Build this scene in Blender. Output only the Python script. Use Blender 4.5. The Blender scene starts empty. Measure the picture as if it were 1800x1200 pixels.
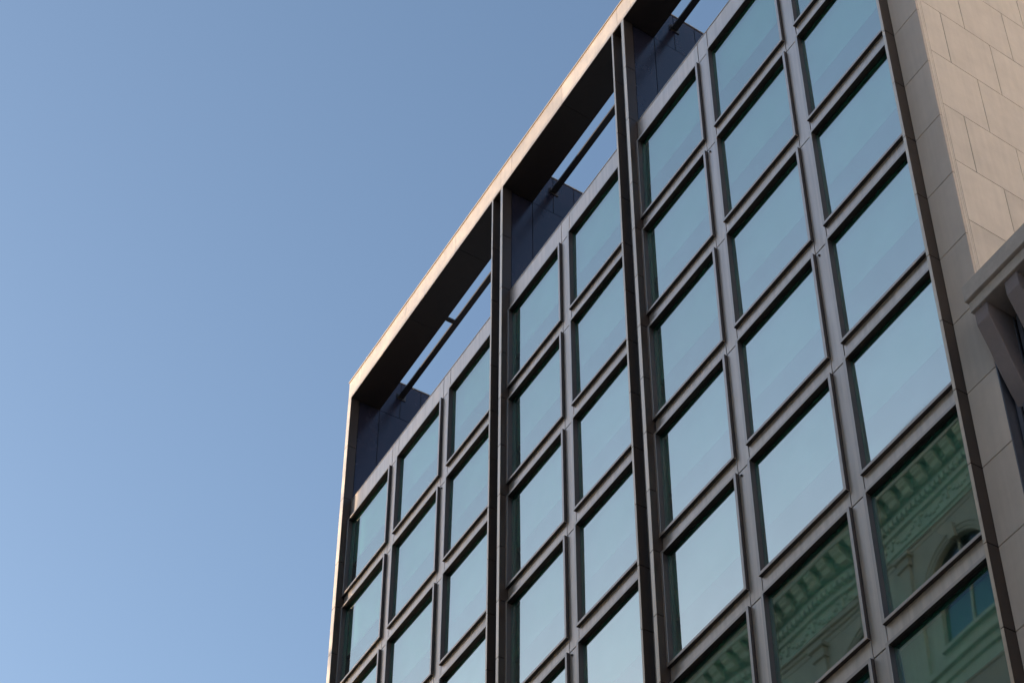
import bpy, bmesh, math, random
from mathutils import Matrix, Vector
random.seed(7)
SC = bpy.context.scene
COL = SC.collection
H0 = 46.0                      # height of the uppermost cladding joint above the street
FL = 3.7837                    # storey height
MOD = 3.4                      # window module

# ------------------------------------------------------------------ camera
cam_d = bpy.data.cameras.new('camera'); cam = bpy.data.objects.new('camera', cam_d); COL.objects.link(cam)
SC.camera = cam
R_, D_, F_ = Vector((0.6100, 0.7849, -0.1091)), Vector((-0.5331, 0.3046, -0.7893)), Vector((-0.5863, 0.5396, 0.6042))
F_.normalize(); R_ = (R_ - F_ * R_.dot(F_)).normalized(); D_ = F_.cross(R_)
m = Matrix((( R_.x, -D_.x, -F_.x, 40.635), (R_.y, -D_.y, -F_.y, -18.558), (R_.z, -D_.z, -F_.z, H0 - 44.380), (0, 0, 0, 1)))
cam.matrix_world = m
cam_d.sensor_width = 36.0
cam_d.lens = 3358.75 * 36 / 1800
cam_d.shift_x = -622.9 / 1800
cam_d.shift_y = 645.4 / 1800
cam_d.clip_end = 3000; cam_d.clip_start = 0.1

# ------------------------------------------------------------------ light
SUN_EL = math.radians(11.6); SUN_AZ = math.radians(50)      # azimuth measured from the facade normal towards the left
SDIR = Vector((-math.sin(SUN_AZ) * math.cos(SUN_EL), -math.cos(SUN_AZ) * math.cos(SUN_EL), math.sin(SUN_EL)))
w = bpy.data.worlds.new('World'); SC.world = w; w.use_nodes = True
nt = w.node_tree; nt.nodes.clear()
sky = nt.nodes.new('ShaderNodeTexSky'); sky.sky_type = 'NISHITA'; sky.sun_disc = False
sky.sun_elevation = SUN_EL; sky.sun_rotation = math.radians(180 + 50)
sky.air_density = 1.0; sky.dust_density = 1.5; sky.ozone_density = 1.6
bg = nt.nodes.new('ShaderNodeBackground'); bg.inputs[1].default_value = 0.149
wo = nt.nodes.new('ShaderNodeOutputWorld')
nt.links.new(sky.outputs[0], bg.inputs[0]); nt.links.new(bg.outputs[0], wo.inputs[0])
sl = bpy.data.lights.new('sun', 'SUN'); sl.energy = 5.0; sl.angle = math.radians(0.6); sl.color = (1.0, 0.80, 0.58)
so = bpy.data.objects.new('sun', sl); COL.objects.link(so)
so.rotation_euler = SDIR.to_track_quat('Z', 'Y').to_euler()
SC.view_settings.view_transform = 'Standard'; SC.view_settings.look = 'None'
SC.view_settings.exposure = 1.05; SC.view_settings.gamma = 1.0
SC.cycles.max_bounces = 8; SC.cycles.glossy_bounces = 5; SC.cycles.transparent_max_bounces = 12

# ------------------------------------------------------------------ materials
def mat(name, col, rough=0.5, metal=0.0, var=0.0, island=0.0, scale=3.0, stretch=(1, 1, 1), rvar=0.0, bump=0.0, spec=0.5, streak=0.0):
    mt = bpy.data.materials.new(name); mt.use_nodes = True; n = mt.node_tree.nodes; l = mt.node_tree.links
    b = n['Principled BSDF']; b.inputs['Roughness'].default_value = rough; b.inputs['Metallic'].default_value = metal
    b.inputs['Specular IOR Level'].default_value = spec
    tc = n.new('ShaderNodeTexCoord'); mp = n.new('ShaderNodeMapping'); mp.inputs['Scale'].default_value = stretch
    l.new(tc.outputs['Object'], mp.inputs[0])
    tx = n.new('ShaderNodeTexNoise'); tx.inputs['Scale'].default_value = scale; tx.inputs['Detail'].default_value = 6; tx.inputs['Roughness'].default_value = 0.65
    l.new(mp.outputs[0], tx.inputs['Vector'])
    mr = n.new('ShaderNodeMapRange'); mr.inputs[1].default_value = 0.3; mr.inputs[2].default_value = 0.7
    mr.inputs[3].default_value = 1 - var; mr.inputs[4].default_value = 1 + var
    l.new(tx.outputs[0], mr.inputs[0])
    gi = n.new('ShaderNodeNewGeometry')
    mi = n.new('ShaderNodeMapRange'); mi.inputs[3].default_value = 1 - island; mi.inputs[4].default_value = 1 + island
    l.new(gi.outputs['Random Per Island'], mi.inputs[0])
    mu = n.new('ShaderNodeMath'); mu.operation = 'MULTIPLY'; l.new(mr.outputs[0], mu.inputs[0]); l.new(mi.outputs[0], mu.inputs[1])
    last = mu.outputs[0]
    if streak:
        mp2 = n.new('ShaderNodeMapping'); mp2.inputs['Scale'].default_value = (7, 7, 0.35); l.new(tc.outputs['Object'], mp2.inputs[0])
        t2 = n.new('ShaderNodeTexNoise'); t2.inputs['Scale'].default_value = 1.2; t2.inputs['Detail'].default_value = 4; l.new(mp2.outputs[0], t2.inputs['Vector'])
        m2 = n.new('ShaderNodeMapRange'); m2.inputs[1].default_value = .35; m2.inputs[2].default_value = .75
        m2.inputs[3].default_value = 1 + streak * .4; m2.inputs[4].default_value = 1 - streak; l.new(t2.outputs[0], m2.inputs[0])
        m3 = n.new('ShaderNodeMath'); m3.operation = 'MULTIPLY'; l.new(last, m3.inputs[0]); l.new(m2.outputs[0], m3.inputs[1]); last = m3.outputs[0]
    vm = n.new('ShaderNodeVectorMath'); vm.operation = 'SCALE'; vm.inputs[0].default_value = col; l.new(last, vm.inputs['Scale'])
    l.new(vm.outputs[0], b.inputs['Base Color'])
    if rvar:
        m4 = n.new('ShaderNodeMapRange'); m4.inputs[1].default_value = .3; m4.inputs[2].default_value = .7
        m4.inputs[3].default_value = max(0.02, rough - rvar); m4.inputs[4].default_value = rough + rvar
        l.new(tx.outputs[0], m4.inputs[0]); l.new(m4.outputs[0], b.inputs['Roughness'])
    if bump:
        t5 = n.new('ShaderNodeTexNoise'); t5.inputs['Scale'].default_value = 60; t5.inputs['Detail'].default_value = 5; l.new(tc.outputs['Object'], t5.inputs['Vector'])
        bp = n.new('ShaderNodeBump'); bp.inputs['Strength'].default_value = bump; bp.inputs['Distance'].default_value = 0.01
        l.new(t5.outputs[0], bp.inputs['Height']); l.new(bp.outputs[0], b.inputs['Normal'])
    return mt

M = {}
M['clad'] = mat('grey_bronze_panel', (0.71, 0.61, 0.54), 0.36, 0.7, var=.06, island=.06, scale=1.1, rvar=.07, streak=.15)
M['frame'] = mat('bronze_window_frame', (0.58, 0.50, 0.45), 0.36, 0.7, var=.04, scale=2)
M['edge'] = mat('shaded_bronze_return', (0.05, 0.042, 0.045), 0.5, 0.2, var=.05)  # shade of frame undersides, outer sides and head put into the colour
M['reveal'] = mat('shaded_bronze_reveal', (0.095, 0.083, 0.09), 0.45, 0.3, var=.05)  # inner frame faces coloured darker to stand for shade
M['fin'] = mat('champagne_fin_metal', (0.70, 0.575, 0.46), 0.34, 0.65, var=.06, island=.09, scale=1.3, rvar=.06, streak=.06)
M['finside'] = mat('shaded_fin_side', (0.045, 0.033, 0.030), 0.45, 0.0, spec=.35, var=.08, island=.10, scale=1.5, rvar=.06)  # side faces of the fins, their shade painted as a dark base
M['screen'] = mat('dark_blue_grey_panel', (0.029, 0.027, 0.048), 0.25, 0.35, var=.06, island=.08, scale=1.0, rvar=.05)
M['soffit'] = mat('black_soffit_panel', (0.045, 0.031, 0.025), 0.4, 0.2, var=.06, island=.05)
M['gap'] = mat('black_joint', (0.008, 0.008, 0.008), 0.8)
M['rail'] = mat('dark_bronze_steel', (0.06, 0.05, 0.048), 0.4, 0.4, var=.06)
M['pier'] = mat('taupe_stone', (0.60, 0.505, 0.445), 0.6, 0.0, streak=.06, var=.06, island=.06, scale=1.3, bump=.12)
M['sand'] = mat('beige_sandstone', (0.69, 0.615, 0.555), 0.75, 0.0, streak=.05, var=.07, island=.06, scale=1.6, bump=.2)
M['room'] = mat('office_plaster', (0.85, 0.86, 0.84), 0.8)
M['blind'] = mat('grey_roller_blind', (0.55, 0.56, 0.52), 0.8, var=.02)
M['inner'] = mat('pale_inner_frame', (0.14, 0.30, 0.27), 0.5)
M['neigh'] = mat('weathered_concrete', (0.43, 0.385, 0.365), 0.75, var=.12, scale=6, bump=.4)
M['strut'] = mat('plum_grey_concrete', (0.21, 0.175, 0.185), 0.7, var=.07, scale=7, bump=.35)
M['rib'] = mat('blue_black_ribbed_metal', (0.12, 0.125, 0.16), 0.4, 0.3, var=.05)
M['opp'] = mat('pale_limestone', (0.27, 0.265, 0.21), 0.8, var=.10, scale=1.2, streak=.15, bump=.2)
M['tower'] = mat('pale_bounce_render', (0.80, 0.73, 0.66), 0.85, var=.05)  # light colour so the added tower throws sun back onto the stone
M['asphalt'] = mat('asphalt', (0.09, 0.088, 0.085), 0.85, var=.2, scale=8, bump=.4)
M['pave'] = mat('paving', (0.42, 0.40, 0.37), 0.8, var=.12, scale=4)
M['paint'] = mat('road_paint', (0.75, 0.75, 0.72), 0.7, var=.1)
M['earth'] = mat('far_ground', (0.16, 0.155, 0.15), 0.9, var=.2, scale=.2)

def glass(name, refl, tint, trans, rough=0.0, vary=0.0):
    mt = bpy.data.materials.new(name); mt.use_nodes = True; n = mt.node_tree.nodes; l = mt.node_tree.links; n.clear()
    g = n.new('ShaderNodeBsdfGlossy'); g.inputs['Roughness'].default_value = rough; g.inputs['Color'].default_value = (*tint, 1)
    t = n.new('ShaderNodeBsdfTransparent'); t.inputs['Color'].default_value = (*trans, 1)
    fr = n.new('ShaderNodeLayerWeight'); fr.inputs[0].default_value = 0.35
    mr = n.new('ShaderNodeMapRange'); mr.inputs[3].default_value = refl * 1.04; mr.inputs[4].default_value = min(1, refl * 1.2)
    l.new(fr.outputs['Fresnel'], mr.inputs[0])
    mx = n.new('ShaderNodeMixShader'); l.new(mr.outputs[0], mx.inputs[0]); l.new(t.outputs[0], mx.inputs[1]); l.new(g.outputs[0], mx.inputs[2])
    if vary:
        oi = n.new('ShaderNodeObjectInfo'); m2 = n.new('ShaderNodeMapRange'); m2.inputs[3].default_value = 1 - vary; m2.inputs[4].default_value = 1 + vary * .6
        l.new(oi.outputs['Random'], m2.inputs[0])
        tc = n.new('ShaderNodeTexCoord'); tx = n.new('ShaderNodeTexNoise'); tx.inputs['Scale'].default_value = 1.4; tx.inputs['Detail'].default_value = 5
        av = n.new('ShaderNodeVectorMath'); av.operation = 'ADD'; l.new(tc.outputs['Object'], av.inputs[0]); l.new(oi.outputs['Location'], av.inputs[1]); l.new(av.outputs[0], tx.inputs['Vector'])
        m3 = n.new('ShaderNodeMapRange'); m3.inputs[1].default_value = .3; m3.inputs[2].default_value = .7; m3.inputs[3].default_value = .975; m3.inputs[4].default_value = 1.02
        l.new(tx.outputs[0], m3.inputs[0]); mm = n.new('ShaderNodeMath'); mm.operation = 'MULTIPLY'; l.new(m2.outputs[0], mm.inputs[0]); l.new(m3.outputs[0], mm.inputs[1])
        vs = n.new('ShaderNodeVectorMath'); vs.operation = 'SCALE'; vs.inputs[0].default_value = tint; l.new(mm.outputs[0], vs.inputs['Scale']); l.new(vs.outputs[0], g.inputs['Color'])
    o = n.new('ShaderNodeOutputMaterial'); l.new(mx.outputs[0], o.inputs[0])
    return mt
M['glass'] = glass('teal_coated_glass', 0.53, (0.86, 0.94, 0.90), (0.44, 0.95, 0.86), rough=0.022, vary=.05)
M['innerglass'] = glass('inner_pane_glass', 0.07, (1, 1, 1), (0.95, 1.0, 0.98))
M['oppglass'] = glass('dark_window_glass', 0.16, (0.8, 0.9, 1.0), (0.1, 0.12, 0.12))

# ------------------------------------------------------------------ mesh helpers
class MB:
    def __init__(s): s.bm = bmesh.new()
    def box(s, x0, x1, y0, y1, z0, z1, mi=0):
        v = [s.bm.verts.new((x, y, z)) for x in (x0, x1) for y in (y0, y1) for z in (z0, z1)]
        for a in ((0, 1, 3, 2), (4, 6, 7, 5), (0, 4, 5, 1), (2, 3, 7, 6), (0, 2, 6, 4), (1, 5, 7, 3)):
            f = s.bm.faces.new([v[i] for i in a]); f.material_index = mi
        return s
    def ring(s, x0, x1, z0, z1, t, y0, y1, two=False):
        def loop(x0, x1, z0, z1, y): return [s.bm.verts.new(p) for p in ((x0, y, z0), (x1, y, z0), (x1, y, z1), (x0, y, z1))]
        a = loop(x0, x1, z0, z1, y0); b = loop(x0 + t, x1 - t, z0 + t, z1 - t, y0)
        c = loop(x0, x1, z0, z1, y1); d = loop(x0 + t, x1 - t, z0 + t, z1 - t, y1)
        for i in range(4):
            j = (i + 1) % 4
            for n_, q in enumerate(((a[i], a[j], b[j], b[i]), (c[j], c[i], d[i], d[j]), (a[j], a[i], c[i], c[j]), (b[i], b[j], d[j], d[i]))):
                f = s.bm.faces.new(q)
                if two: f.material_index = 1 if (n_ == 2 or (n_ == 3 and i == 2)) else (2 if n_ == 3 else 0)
        return s
    def prism(s, pts, x0, x1):            # pts in (y,z), extruded along x
        a = [s.bm.verts.new((x0, y, z)) for y, z in pts]; b = [s.bm.verts.new((x1, y, z)) for y, z in pts]
        n = len(pts)
        s.bm.faces.new(a[::-1]); s.bm.faces.new(b)
        for i in range(n): s.bm.faces.new((a[i], a[(i + 1) % n], b[(i + 1) % n], b[i]))
        return s
    def mesh(s, name, mats, bevel=0.0, recalc=True):
        bm = s.bm
        if recalc: bmesh.ops.recalc_face_normals(bm, faces=bm.faces)
        if bevel:
            bmesh.ops.bevel(bm, geom=list(bm.edges), offset=bevel, segments=1, affect='EDGES', clamp_overlap=True)
        me = bpy.data.meshes.new(name); bm.to_mesh(me); bm.free()
        for k in (mats if isinstance(mats, (list, tuple)) else [mats]): me.materials.append(M[k])
        return me
    def build(s, name, mats, parent=None, bevel=0.0, loc=None):
        o = bpy.data.objects.new(name, s.mesh(name, mats, bevel)); COL.objects.link(o)
        if parent: o.parent = parent
        if loc: o.location = loc
        return o

def empty(name, loc, label, cat, group=None):
    o = bpy.data.objects.new(name, None); COL.objects.link(o); o.location = loc
    o['label'] = label; o['category'] = cat
    if group: o['group'] = group
    return o
def structure(o): o['kind'] = 'structure'; return o

# ================================================================== ground
structure(MB().box(-900, 900, -900, 900, -0.6, -0.30).build('ground', 'earth'))
structure(MB().box(-300, 300, -20.0, -4.2, -0.29, -0.12).build('road', 'asphalt'))
pv = MB(); pv.box(-300, 300, -4.2, -0.3, -0.29, 0.0); pv.box(-300, 300, -23.95, -20.0, -0.29, 0.0)
structure(pv.build('pavement', 'pave', bevel=.01))
lm = MB()
for i in range(-30, 30): lm.box(i * 6, i * 6 + 3, -12.16, -12.04, -0.119, -0.116)
structure(lm.build('road_marking', 'paint'))

# ================================================================== office building
OB = empty('office_building', (0, 0, H0), 'grey bronze office building with a grid of teal windows and an open roof frame', 'building')
NR = 12
ZG = -H0
XIN = (-2.97, 7.475, 14.487)                 # right-hand face of each left fin
XLO = (-3.20, 7.345, 14.355)
XR0 = (6.80, 13.835, 24.250); XR1 = (6.875, 13.91, 24.328)
COLS = [-2.96, 0.44, 3.84, 7.465, 10.865, 14.487, 17.887, 21.287]      # outer left edge of each window
PIERS = [0.0, 3.40, 10.425, 17.447, 20.847]
WW, WH = 2.96, 3.329
YF = -0.27
G = 0.013                                    # half joint

# dark backing wall behind the joints
b = MB()
for p in PIERS: b.box(p + .02, p + .42, .05, .17, ZG, .84)
for r in range(NR + 1):
    zt = -r * FL + (.455 if r else .84); zb = -r * FL
    if r == NR: zb = ZG
    for c in COLS: b.box(c - .018, c + WW + .018, .053, .168, zb + .02, zt - .02)
b.box(6.86, 7.36, .053, .17, ZG, 5.6); b.box(13.9, 14.37, .053, .17, ZG, 5.6)
b.build('backing_wall', 'gap', OB)

# spandrel panels (one per window bay) and pier panels
for c in COLS:
    for r in range(NR + 1):
        z0 = -r * FL; z1 = z0 + (.455 - .004 if r else .885)
        MB().box(c + G, c + WW - G, 0, .033, z0, z1).build('spandrel_panel', 'clad', OB, bevel=.003)
for p in PIERS:
    s = MB()
    s.box(p + G, p + .44 - G, 0, .034, G * 1.3, .885)
    for r in range(NR): s.box(p + G, p + .44 - G, 0, .034, -(r + 1) * FL + G * 1.3, -r * FL - G * 1.3)
    s.build('pier_panel', 'clad', OB, bevel=.003)
# small anchor studs just under some of the joints
for (x, r) in ((3.40, 1), (10.425, 4), (17.447, 1), (17.447, 4), (20.847, 3), (13.93, 4)):
    s = MB(); s.box(x + .10, x + .145, -.03, .0, -r * FL - .17, -r * FL - .125).box(x + .115, x + .13, -.05, -.03, -r * FL - .155, -r * FL - .14)
    s.build('anchor_stud', 'rail', OB, bevel=.006)

# parapet coping and roof
s = MB()
for a, z in ((-2.96, 6.79), (7.48, 13.83), (14.49, 24.24)): s.box(a, z, -.012, .36, .889, .925)
s.build('parapet_coping', 'frame', OB, bevel=.004)
s = MB(); s.box(-2.95, 6.8, .17, .35, .1, .887).box(7.48, 13.83, .17, .35, .1, .887).box(14.49, 24.25, .17, .35, .1, .887)
s.build('parapet', 'rail', OB)
MB().box(-3.1, 25.0, .2, 20, -.35, .08).build('roof_deck', 'pave', OB)

# windows
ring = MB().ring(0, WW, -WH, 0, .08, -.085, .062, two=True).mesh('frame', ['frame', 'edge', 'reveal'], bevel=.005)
hd = MB()
for k in range(3): hd.box(.082, WW - .082, -.045 + k * .034, -.030 + k * .034, -.094 + k * 0.0, -.081)
head_m = hd.mesh('head_ribs', 'rail', bevel=.002)
def pane_mesh(A, B, ph):
    mb = MB(); n_ = 14; x0, x1, z0, z1 = .078, WW - .078, -WH + .078, -.078
    def lay(y, warp):
        g_ = []
        for i in range(n_ + 1):
            u = i / n_; row = []
            for j in range(n_ + 1):
                v = j / n_
                d = A * 16 * u * (1 - u) * v * (1 - v) + B * math.sin(2.1 * math.pi * u + ph) * math.sin(math.pi * v) + B * .6 * math.sin(math.pi * u) * math.sin(2.6 * math.pi * v + 2 * ph)
                row.append(mb.bm.verts.new((x0 + (x1 - x0) * u, y + d * warp, z0 + (z1 - z0) * v)))
            g_.append(row)
        return g_
    a, b_ = lay(.040, 1), lay(.062, 1)
    for i in range(n_):
        for j in range(n_):
            mb.bm.faces.new((a[i][j], a[i + 1][j], a[i + 1][j + 1], a[i][j + 1])); mb.bm.faces.new((b_[i][j], b_[i][j + 1], b_[i + 1][j + 1], b_[i + 1][j])).material_index = 1
    for f in mb.bm.faces: f.smooth = True
    return mb.mesh('pane', ['glass', 'innerglass'], recalc=False)
panes = [pane_mesh(A, B, ph) for A, B, ph in ((.0012, .0003, .4), (-.0010, .0004, 1.9), (.0006, -.0005, 3.1), (-.0016, .0003, 5.0), (.0018, .0004, 2.4))]
inn_m = MB().ring(.075, WW - .075, -WH + .075, -.075, .055, .066, .15).mesh('inner_frame', 'inner', bevel=.004)
def blind_mesh(h): return MB().box(.10, WW - .10, .185, .189, -h, -.135).box(.14, WW - .14, .178, .196, -h - .03, -h).mesh('blind', 'blind')
blinds = {h: blind_mesh(h) for h in (1.85, 1.80, 1.90)}
LAB = {(7, 5): 'window reflecting a stone cornice and arches of the opposite building', (6, 5): 'window with brownish reflection of the opposite cornice'}
for ci, c in enumerate(COLS):
    for r in range(NR):
        if -(r * FL) - WH < ZG + .2: continue
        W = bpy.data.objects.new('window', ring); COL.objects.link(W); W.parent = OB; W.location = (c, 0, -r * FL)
        if (ci, r) in LAB: W['label'] = LAB[(ci, r)]
        bh = random.choice((1.85, 1.85, 1.85, 1.80, 1.90))
        for nm, me in (('pane', random.choice(panes)), ('head_ribs', head_m), ('inner_frame', inn_m), ('blind', blinds[bh])):
            o = bpy.data.objects.new(nm, me); COL.objects.link(o); o.parent = W
            if nm == 'pane':
                o.rotation_euler = (random.gauss(0, .003), 0, random.gauss(0, .003))

# interior: slabs, partitions and a core wall
s = MB()
for r in range(NR + 1): s.box(-2.9, 24.9, .172, 8.0, -r * FL + .02 - (.0), -r * FL + .36 if r else .05)
s.build('floor_slab', 'room', OB)
s = MB(); s.box(-3.0, 25, 8.0, 8.3, ZG, .0)
for p in PIERS + [6.8, 13.9]: s.box(p + .1, p + .3, .2, 8.0, ZG, -.01)
s.build('core_wall', 'room', OB)

# fins
def segs(z1, z0, joints):
    js = [z1] + [j for j in joints if z0 < j < z1] + [z0]
    return [(js[i + 1] + G, js[i] - G) for i in range(len(js) - 1)]
JO = [3.36, .94] + [-FL / 2 * k for k in range(1, 26)]
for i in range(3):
    s = MB()      # left fin of the bay: champagne edge with inner side coloured dark for shade
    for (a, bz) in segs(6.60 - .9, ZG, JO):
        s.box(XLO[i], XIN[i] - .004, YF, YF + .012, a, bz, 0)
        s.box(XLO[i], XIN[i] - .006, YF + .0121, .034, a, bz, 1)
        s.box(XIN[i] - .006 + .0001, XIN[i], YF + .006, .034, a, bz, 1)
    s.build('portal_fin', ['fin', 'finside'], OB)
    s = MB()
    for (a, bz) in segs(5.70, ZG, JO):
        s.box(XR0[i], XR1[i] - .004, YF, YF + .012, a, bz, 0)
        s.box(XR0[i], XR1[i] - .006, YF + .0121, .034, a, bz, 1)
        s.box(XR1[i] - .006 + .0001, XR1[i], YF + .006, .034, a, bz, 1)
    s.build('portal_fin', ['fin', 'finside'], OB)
# groove between neighbouring bays
for (x0, x1) in ((6.88, 7.34), (13.915, 14.35)):
    s = MB()
    for (a, bz) in segs(5.70, ZG, JO): s.box(x0, x1, 0, .032, a, bz)
    s.build('groove_panel', 'clad', OB, bevel=.003)

# roof frame beam
JX = [-3.20, -2.29, 1.0, 4.4, 8.02 - .67, 8.02, 11.06, 14.17, 14.88, 18.2, 21.5, 25.1]
s = MB()
for a, z in zip(JX[:-1], JX[1:]): s.box(a + .004, z - .004, YF, YF + .03, 5.70, 6.60)
s.build('fascia', 'fin', OB, bevel=.003)
s = MB()
for x0, x1 in ((-2.97, 6.80), (7.475, 13.835), (14.487, 24.25)):
    xs = [x0] + [j + .0 for j in (1.2, 4.6, 11.06, 17.9, 21.2) if x0 < j < x1] + [x1]
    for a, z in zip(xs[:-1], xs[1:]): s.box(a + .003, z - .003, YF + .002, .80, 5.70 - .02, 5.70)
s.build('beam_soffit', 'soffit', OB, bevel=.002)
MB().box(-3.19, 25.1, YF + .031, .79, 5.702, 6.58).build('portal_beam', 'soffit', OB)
MB().box(-3.23, 25.13, YF - .03, .83, 6.604, 6.64).build('beam_coping', 'frame', OB, bevel=.004)
# side screens that carry the beam
def screen(xa, xb):
    s = MB()
    s.box(xa, xb - .03, .036, 3.4, .1, 7.42, 1)
    rows = [(.90, 5.64, (.045, .79, 2.31, 3.4)), (5.66, 7.41, (.80, 1.54, 2.31, 3.4))]
    for z0, z1, ys in rows:
        for y0, y1 in zip(ys[:-1], ys[1:]): s.box(xb - .029, xb - .008, y0 + .011, y1 - .011, z0, z1, 0)
    o = s.build('roof_screen', ['screen', 'gap'], OB)
    MB().box(xa - .02, xb + .02, .82, 3.42, 7.422, 7.462).build('screen_coping', 'frame', o, bevel=.004)
screen(-3.20, -2.97); screen(6.80, 7.475); screen(13.84, 14.487); screen(24.26, 24.9)
# tie rail behind the beam with its end brackets
for x0, x1 in ((-2.975, 6.80), (7.47, 13.84), (14.48, 24.26)):
    s = MB(); s.box(x0 + .03, x1 - .02, 1.44, 1.64, 6.66, 6.735)
    o = s.build('tie_rail', 'rail', OB, bevel=.006)
    MB().box(x0, x0 + .028, 1.38, 1.72, 6.58, 6.82).box(x0 + .028, x0 + .09, 1.40, 1.439, 6.62, 6.78).build('bracket', 'rail', o, bevel=.004)
MB().box(.98, 1.15, .80, 1.439, 6.665, 6.73).build('tie_strut', 'rail', OB, bevel=.006)

# stone pier and side wall
XC = 25.127
s = MB()
zs = [5.7] + [-FL / 2 * k for k in range(-2, 25)]
zs = [z for z in zs if z <= 7.4]; zs = sorted(set(zs + [7.4]), reverse=True); zs = [z for z in zs if abs(z - 5.7) > .1]
for z1, z0 in zip(zs, zs[1:] + [ZG]): s.box(24.335, XC - .0, 0, .055, z0 + .010, z1 - .010)
s.build('stone_pier', 'pier', OB, bevel=.006)
s = MB(); s.box(24.335, XC - .012, .05, .8, ZG, 7.38); s.build('pier_core', 'gap', OB)
s = MB()
for k in range(-3, 24):
    z1 = -FL / 2 * k + .51; z0 = max(z1 - FL / 2, ZG)
    if z1 > 7.5: z1 = 7.4
    off = .742 if k % 2 == 0 and k != 8 else 1.47
    ys = [.165] + [off + 1.455 * n for n in range(0, 14)]
    for y0, y1 in zip(ys[:-1], ys[1:]): s.box(XC - .04, XC, y0 + .009, y1 - .009, z0 + .009, z1 - .009)
s.build('sandstone_side_wall', 'sand', OB, bevel=.004)
# rounded corner bead between pier and side wall
pr = MB()
pts = [(XC - .02, .058), (XC - .003, .064), (XC, .075), (XC, .098), (XC - .008, .106), (XC - .012, .116), (XC - .008, .128), (XC, .137), (XC, .160), (XC - .05, .160), (XC - .05, .058)]
for z1, z0 in ((7.4, 1.9), (1.9, -FL), (-FL, -FL * 3), (-FL * 3, -FL * 5), (-FL * 5, -FL * 8), (-FL * 8, ZG)):
    a = [pr.bm.verts.new((x, y, z0 + .002)) for x, y in pts]; c_ = [pr.bm.verts.new((x, y, z1 - .002)) for x, y in pts]
    pr.bm.faces.new(a[::-1]); pr.bm.faces.new(c_)
    for i in range(len(pts)): pr.bm.faces.new((a[i], a[(i + 1) % len(pts)], c_[(i + 1) % len(pts)], c_[i]))
pr.build('corner_bead', 'sand', OB)
s = MB(); s.box(24.9, XC - .041, .8, 20.4, ZG, 7.35).box(-3.19, -3.0, .04, 20.4, ZG, .85).box(-3.0, 24.9, 20.0, 20.4, ZG, .85)
s.build('outer_wall', 'gap', OB)

# ================================================================== neighbouring building at the right
NB = empty('concrete_building', (25.2, 0, 0), 'weathered concrete building edge with slanted brackets under its cornice, lower right corner', 'building')
def N(mb, name, m_, parent=NB, **k):
    o = mb.build(name, m_, parent, **k); o.location = (-25.2, 0, H0); return o
N(MB().box(25.19, 46, -.55, 1.2, -17.59, -17.17), 'cornice', 'neigh', bevel=.012)
N(MB().box(25.215, 46, -.47, .62, -17.85, -17.592), 'lower_cornice', 'neigh', bevel=.01)
prof = [(-.41, -17.852), (-.41, -18.20), (-.33, -18.42), (-.22, -18.72), (-.12, -19.06), (-.02, -19.38), (.09, -19.68), (.24, -20.02), (.24, -17.852)]
br = MB().prism(prof, 0, .335).mesh('bracket', 'strut', bevel=.012)
for k in range(25):
    o = bpy.data.objects.new('bracket', br); COL.objects.link(o); o.parent = NB; o.location = (.05 + k * .83, 0, H0)
N(MB().box(25.14, 46, .34, 1.2, ZG, -17.86), 'wall_recess', 'gap')
s = MB(); s.box(25.135, 25.16, .0, .30, ZG, -17.88)
for k in range(136): s.box(25.21 + k * .152, 25.21 + k * .152 + .09, .22, .26, ZG, -17.9)
N(s, 'ribbed_wall', 'rib')
N(MB().box(25.25, 46, 1.201, 16, ZG, -17.25), 'wall', 'neigh')

# ================================================================== classical building across the street
CB = empty('classical_building', (0, -24, 0), 'pale stone classical building with bracketed cornice and arches, seen mirrored in the lower right windows', 'building')
XL = -31.18; XE = 26.0
def Cc(mb, name, m_, parent=CB, **k):
    o = mb.build(name, m_, parent, **k); o.location = (0, 24, H0); return o
s = MB(); s.box(XL, XE, -44, -24.3, ZG, 12.3); Cc(s, 'body_wall', 'opp')
XE0 = XL + 1.5
profile = [(-24.2, 12.9), (-22.70, 12.9), (-22.66, 12.75), (-22.78, 12.5), (-22.88, 12.35), (-22.88, 11.95), (-22.98, 11.9), (-22.98, 11.72), (-24.2, 11.72)]
Cc(MB().prism(profile[::-1], XE0, XE), 'cornice', 'opp')
Cc(MB().box(XE0, XE, -24.3, -23.55, 11.35, 11.718).box(XE0, XE, -24.3, -23.62, 11.2, 11.35), 'bed_mould', 'opp', bevel=.02)
modm = MB().prism([(-23.60, 11.70), (-23.05, 11.70), (-23.03, 11.5), (-23.10, 11.40), (-23.14, 11.30), (-23.3, 11.22), (-23.40, 11.02), (-23.60, 10.95)][::-1], -.24, .24)
modm.box(-.26, .26, -23.05, -23.02, 11.55, 11.62).box(-.26, .26, -23.12, -23.05, 11.42, 11.47)
modm = modm.mesh('bracket', 'opp')
k = 0; x = XE0 + .5
while x < XE and k < 97:
    o = bpy.data.objects.new('bracket', modm); COL.objects.link(o); o.parent = CB; o.location = (x, 24, H0); x += .953; k += 1
s = MB(); x = XE0 + .2
while x < XE: s.box(x, x + .19, -23.9, -23.68, 10.42, 10.72); x += .32
Cc(s, 'dentils', 'opp')
Cc(MB().box(XE0, XE, -24.3, -23.9, 10.2, 11.2).box(XE0, XE, -24.3, -23.72, 10.72, 10.82).box(XE0, XE, -24.3, -23.82, 10.05, 10.2), 'frieze', 'opp')
Cc(MB().box(XE0, XE, -24.3, -23.8, 8.95, 9.12).box(XE0, XE, -24.3, -23.9, 8.75, 8.95).box(XE0, XE, -24.3, -23.97, 8.5, 8.75).box(XE0, XE, -24.3, -23.99, 9.12, 10.05), 'architrave', 'opp', bevel=.01)
Cc(MB().box(XL, XE0, -24.3, -24.0, ZG, 12.3), 'end_pier', 'opp')
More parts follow.
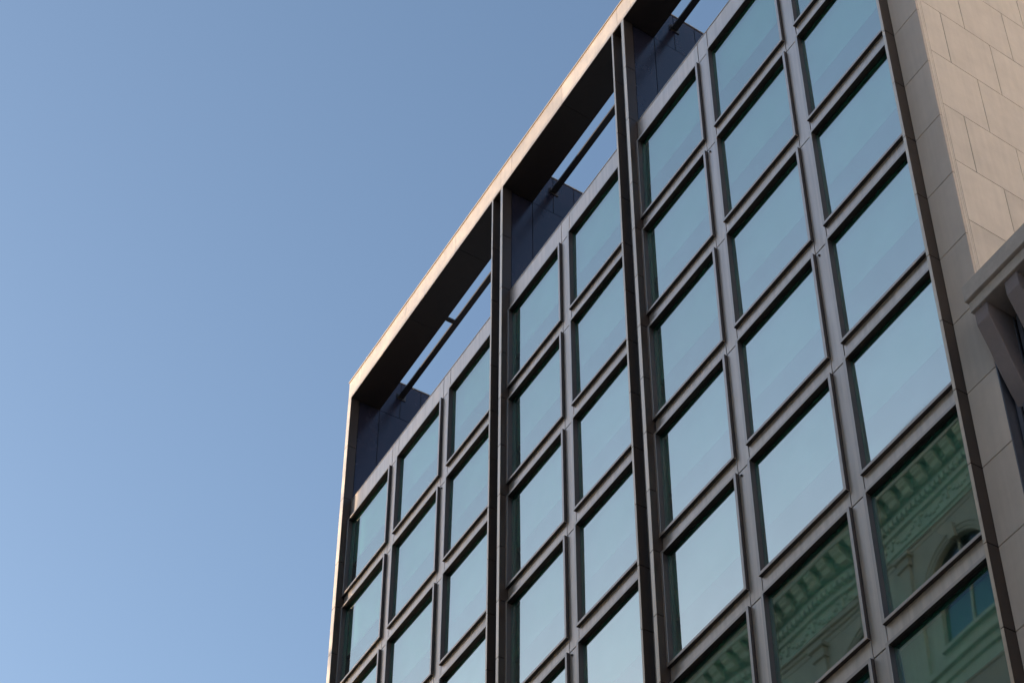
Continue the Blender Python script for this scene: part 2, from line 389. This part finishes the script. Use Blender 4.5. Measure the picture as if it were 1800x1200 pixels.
fo = MB(); x = XE0 + .6
while x < XE - 1:
    for k_ in range(7):
        t = k_ / 6; xx = x + t * 1.5; zz = 9.92 - .42 * math.sin(math.pi * t)
        fo.box(xx - .10, xx + .10, -23.99, -23.90, zz - .11, zz + .07)
    fo.box(x + 1.62, x + 1.78, -23.99, -23.88, 9.45, 9.98)
    x += 1.906
Cc(fo, 'festoons', 'opp', bevel=.02)
Cc(MB().box(XE0, XE, -23.05, -22.95, 11.60, 11.70).box(XE0, XE, -22.9, -22.84, 12.02, 12.08).box(XE0, XE, -22.9, -22.85, 12.2, 12.26), 'cornice_beads', 'opp')
# arcade storeys: wall with arched openings
def arch_storey(zb, zt, spring, rad, name, pitch=6.2, x0=XE0):
    s = MB(); ar = MB(); pi = MB(); gl = MB()
    s.box(x0, -26.7, -24.3, -24.0, zb, zt)
    for i in range(-4, int((XE - 1.2) / pitch - .5) + 1):
        c = 1.2 + i * pitch
        a, z = c - pitch / 2, c + pitch / 2
        NS = 20
        pts = [(c + rad * math.cos(math.pi * t / NS), spring + rad * math.sin(math.pi * t / NS)) for t in range(NS + 1)]
        for (xa, za), (xb, zc) in zip(pts[:-1], pts[1:]):
            for yy in (-24.0,):
                v = [s.bm.verts.new(p) for p in ((xa, yy, za), (xb, yy, zc), (xb, yy, zt), (xa, yy, zt))]; s.bm.faces.new(v)
                v = [s.bm.verts.new(p) for p in ((xa, yy, za), (xb, yy, zc), (xb, yy - .3, zc), (xa, yy - .3, za))]; s.bm.faces.new(v)
        s.box(a, c - rad, -24.3, -24.0, zb, zt); s.box(c + rad, z, -24.3, -24.0, zb, zt)
        for (r0, r1, yo) in ((rad, rad + .14, .05), (rad + .14, rad + .34, .10), (rad + .34, rad + .44, .16)):
            for t in range(NS):
                q = []
                for (r_, tt) in ((r0, t), (r1, t), (r1, t + 1), (r0, t + 1)):
                    q.append((c + r_ * math.cos(math.pi * tt / NS), spring + r_ * math.sin(math.pi * tt / NS)))
                f = [ar.bm.verts.new((x_, -24 + yo, z_)) for x_, z_ in q]; g = [ar.bm.verts.new((x_, -24, z_)) for x_, z_ in q]
                ar.bm.faces.new(f)
                for e in ((0, 1), (1, 2), (2, 3), (3, 0)): ar.bm.faces.new((f[e[0]], f[e[1]], g[e[1]], g[e[0]]))
        ar.prism([(-23.7, spring + rad + .62), (-24, spring + rad + .62), (-24, spring + rad - .1), (-23.8, spring + rad - .1)], c - .2, c + .2)
        # engaged columns with capitals between arches
        for xx in (a,):
            pi.box(xx - .32, xx + .32, -24.0, -23.82, zb, zt - .7)
            pi.box(xx - .42, xx + .42, -24.0, -23.72, zt - .7, zt - .55); pi.box(xx - .38, xx + .38, -24.0, -23.76, zt - .55, zt - .2)
            pi.box(xx - .5, xx + .5, -24.0, -23.64, zt - .2, zt - .02)
        gl.box(c - rad, c + rad, -24.28, -24.26, zb + .9, spring + rad)
        pi.box(c - .05, c + .05, -24.25, -24.17, zb + .9, spring + rad); pi.box(c - rad, c + rad, -24.25, -24.15, spring - .08, spring + .04)
        pi.box(c - rad - .1, c + rad + .1, -24.2, -23.8, zb + .72, zb + .9); pi.box(c - rad, c + rad, -24.3, -24.02, zb, zb + .72)
    Cc(s, name, 'opp'); Cc(ar, 'archivolts', 'opp'); Cc(pi, 'pilasters', 'opp'); Cc(gl, 'arch_glazing', 'oppglass')
arch_storey(2.0, 8.5, 5.5, 1.75, 'arcade_wall')
Cc(MB().box(XL, XE, -24.3, -23.6, 1.7, 2.0).box(XL, XE, -24.3, -23.8, 1.3, 1.7).box(XL, XE, -24.3, -23.95, .6, 1.3), 'string_course', 'opp', bevel=.02)
arch_storey(-5.6, .6, -2.4, 1.5, 'arcade_wall')
Cc(MB().box(XL, XE, -24.3, -23.7, -6.0, -5.6), 'string_course', 'opp', bevel=.02)
s = MB(); g = MB()
n = 12
for st in range(7):
    zb = -6.0 - (st + 1) * 5.714
    for i in range(n):
        a = XE0 + i * 4.6; 
        s.box(a, a + 1.5, -24.3, -24.0, zb, zb + 5.714); s.box(a + 3.1, a + 4.6, -24.3, -24.0, zb, zb + 5.714)
        s.box(a + 1.5, a + 3.1, -24.3, -24.0, zb, zb + 1.2); s.box(a + 1.5, a + 3.1, -24.3, -24.0, zb + 4.4, zb + 5.714)
        s.box(a + 1.3, a + 3.3, -24.0, -23.75, zb + 4.4, zb + 4.7); s.box(a + 1.3, a + 3.3, -24.0, -23.8, zb + 1.05, zb + 1.2)
        g.box(a + 1.5, a + 3.1, -24.28, -24.26, zb + 1.2, zb + 4.4)
Cc(s, 'lower_wall', 'opp'); Cc(g, 'lower_glazing', 'oppglass')

# ================================================================== unseen pale tower, added right of the view to bounce warm light
PT = empty('added_bounce_tower', (58, -20, 0), 'invented pale tower out of view to the right, added to bounce warm light', 'building')
s = MB(); g = MB()
s.box(0, 22, 0.3, 80, 0, 73)
for st in range(19):
    for i in range(19):
        g.box(-.02, .05, 1.2 + i * 4, 3.2 + i * 4, 2 + st * 3.8, 4 + st * 3.8)
s.box(-.3, 22.3, 0, 80.3, 73, 74)
s.build('wall', 'tower', PT); g.build('window', 'oppglass', PT)
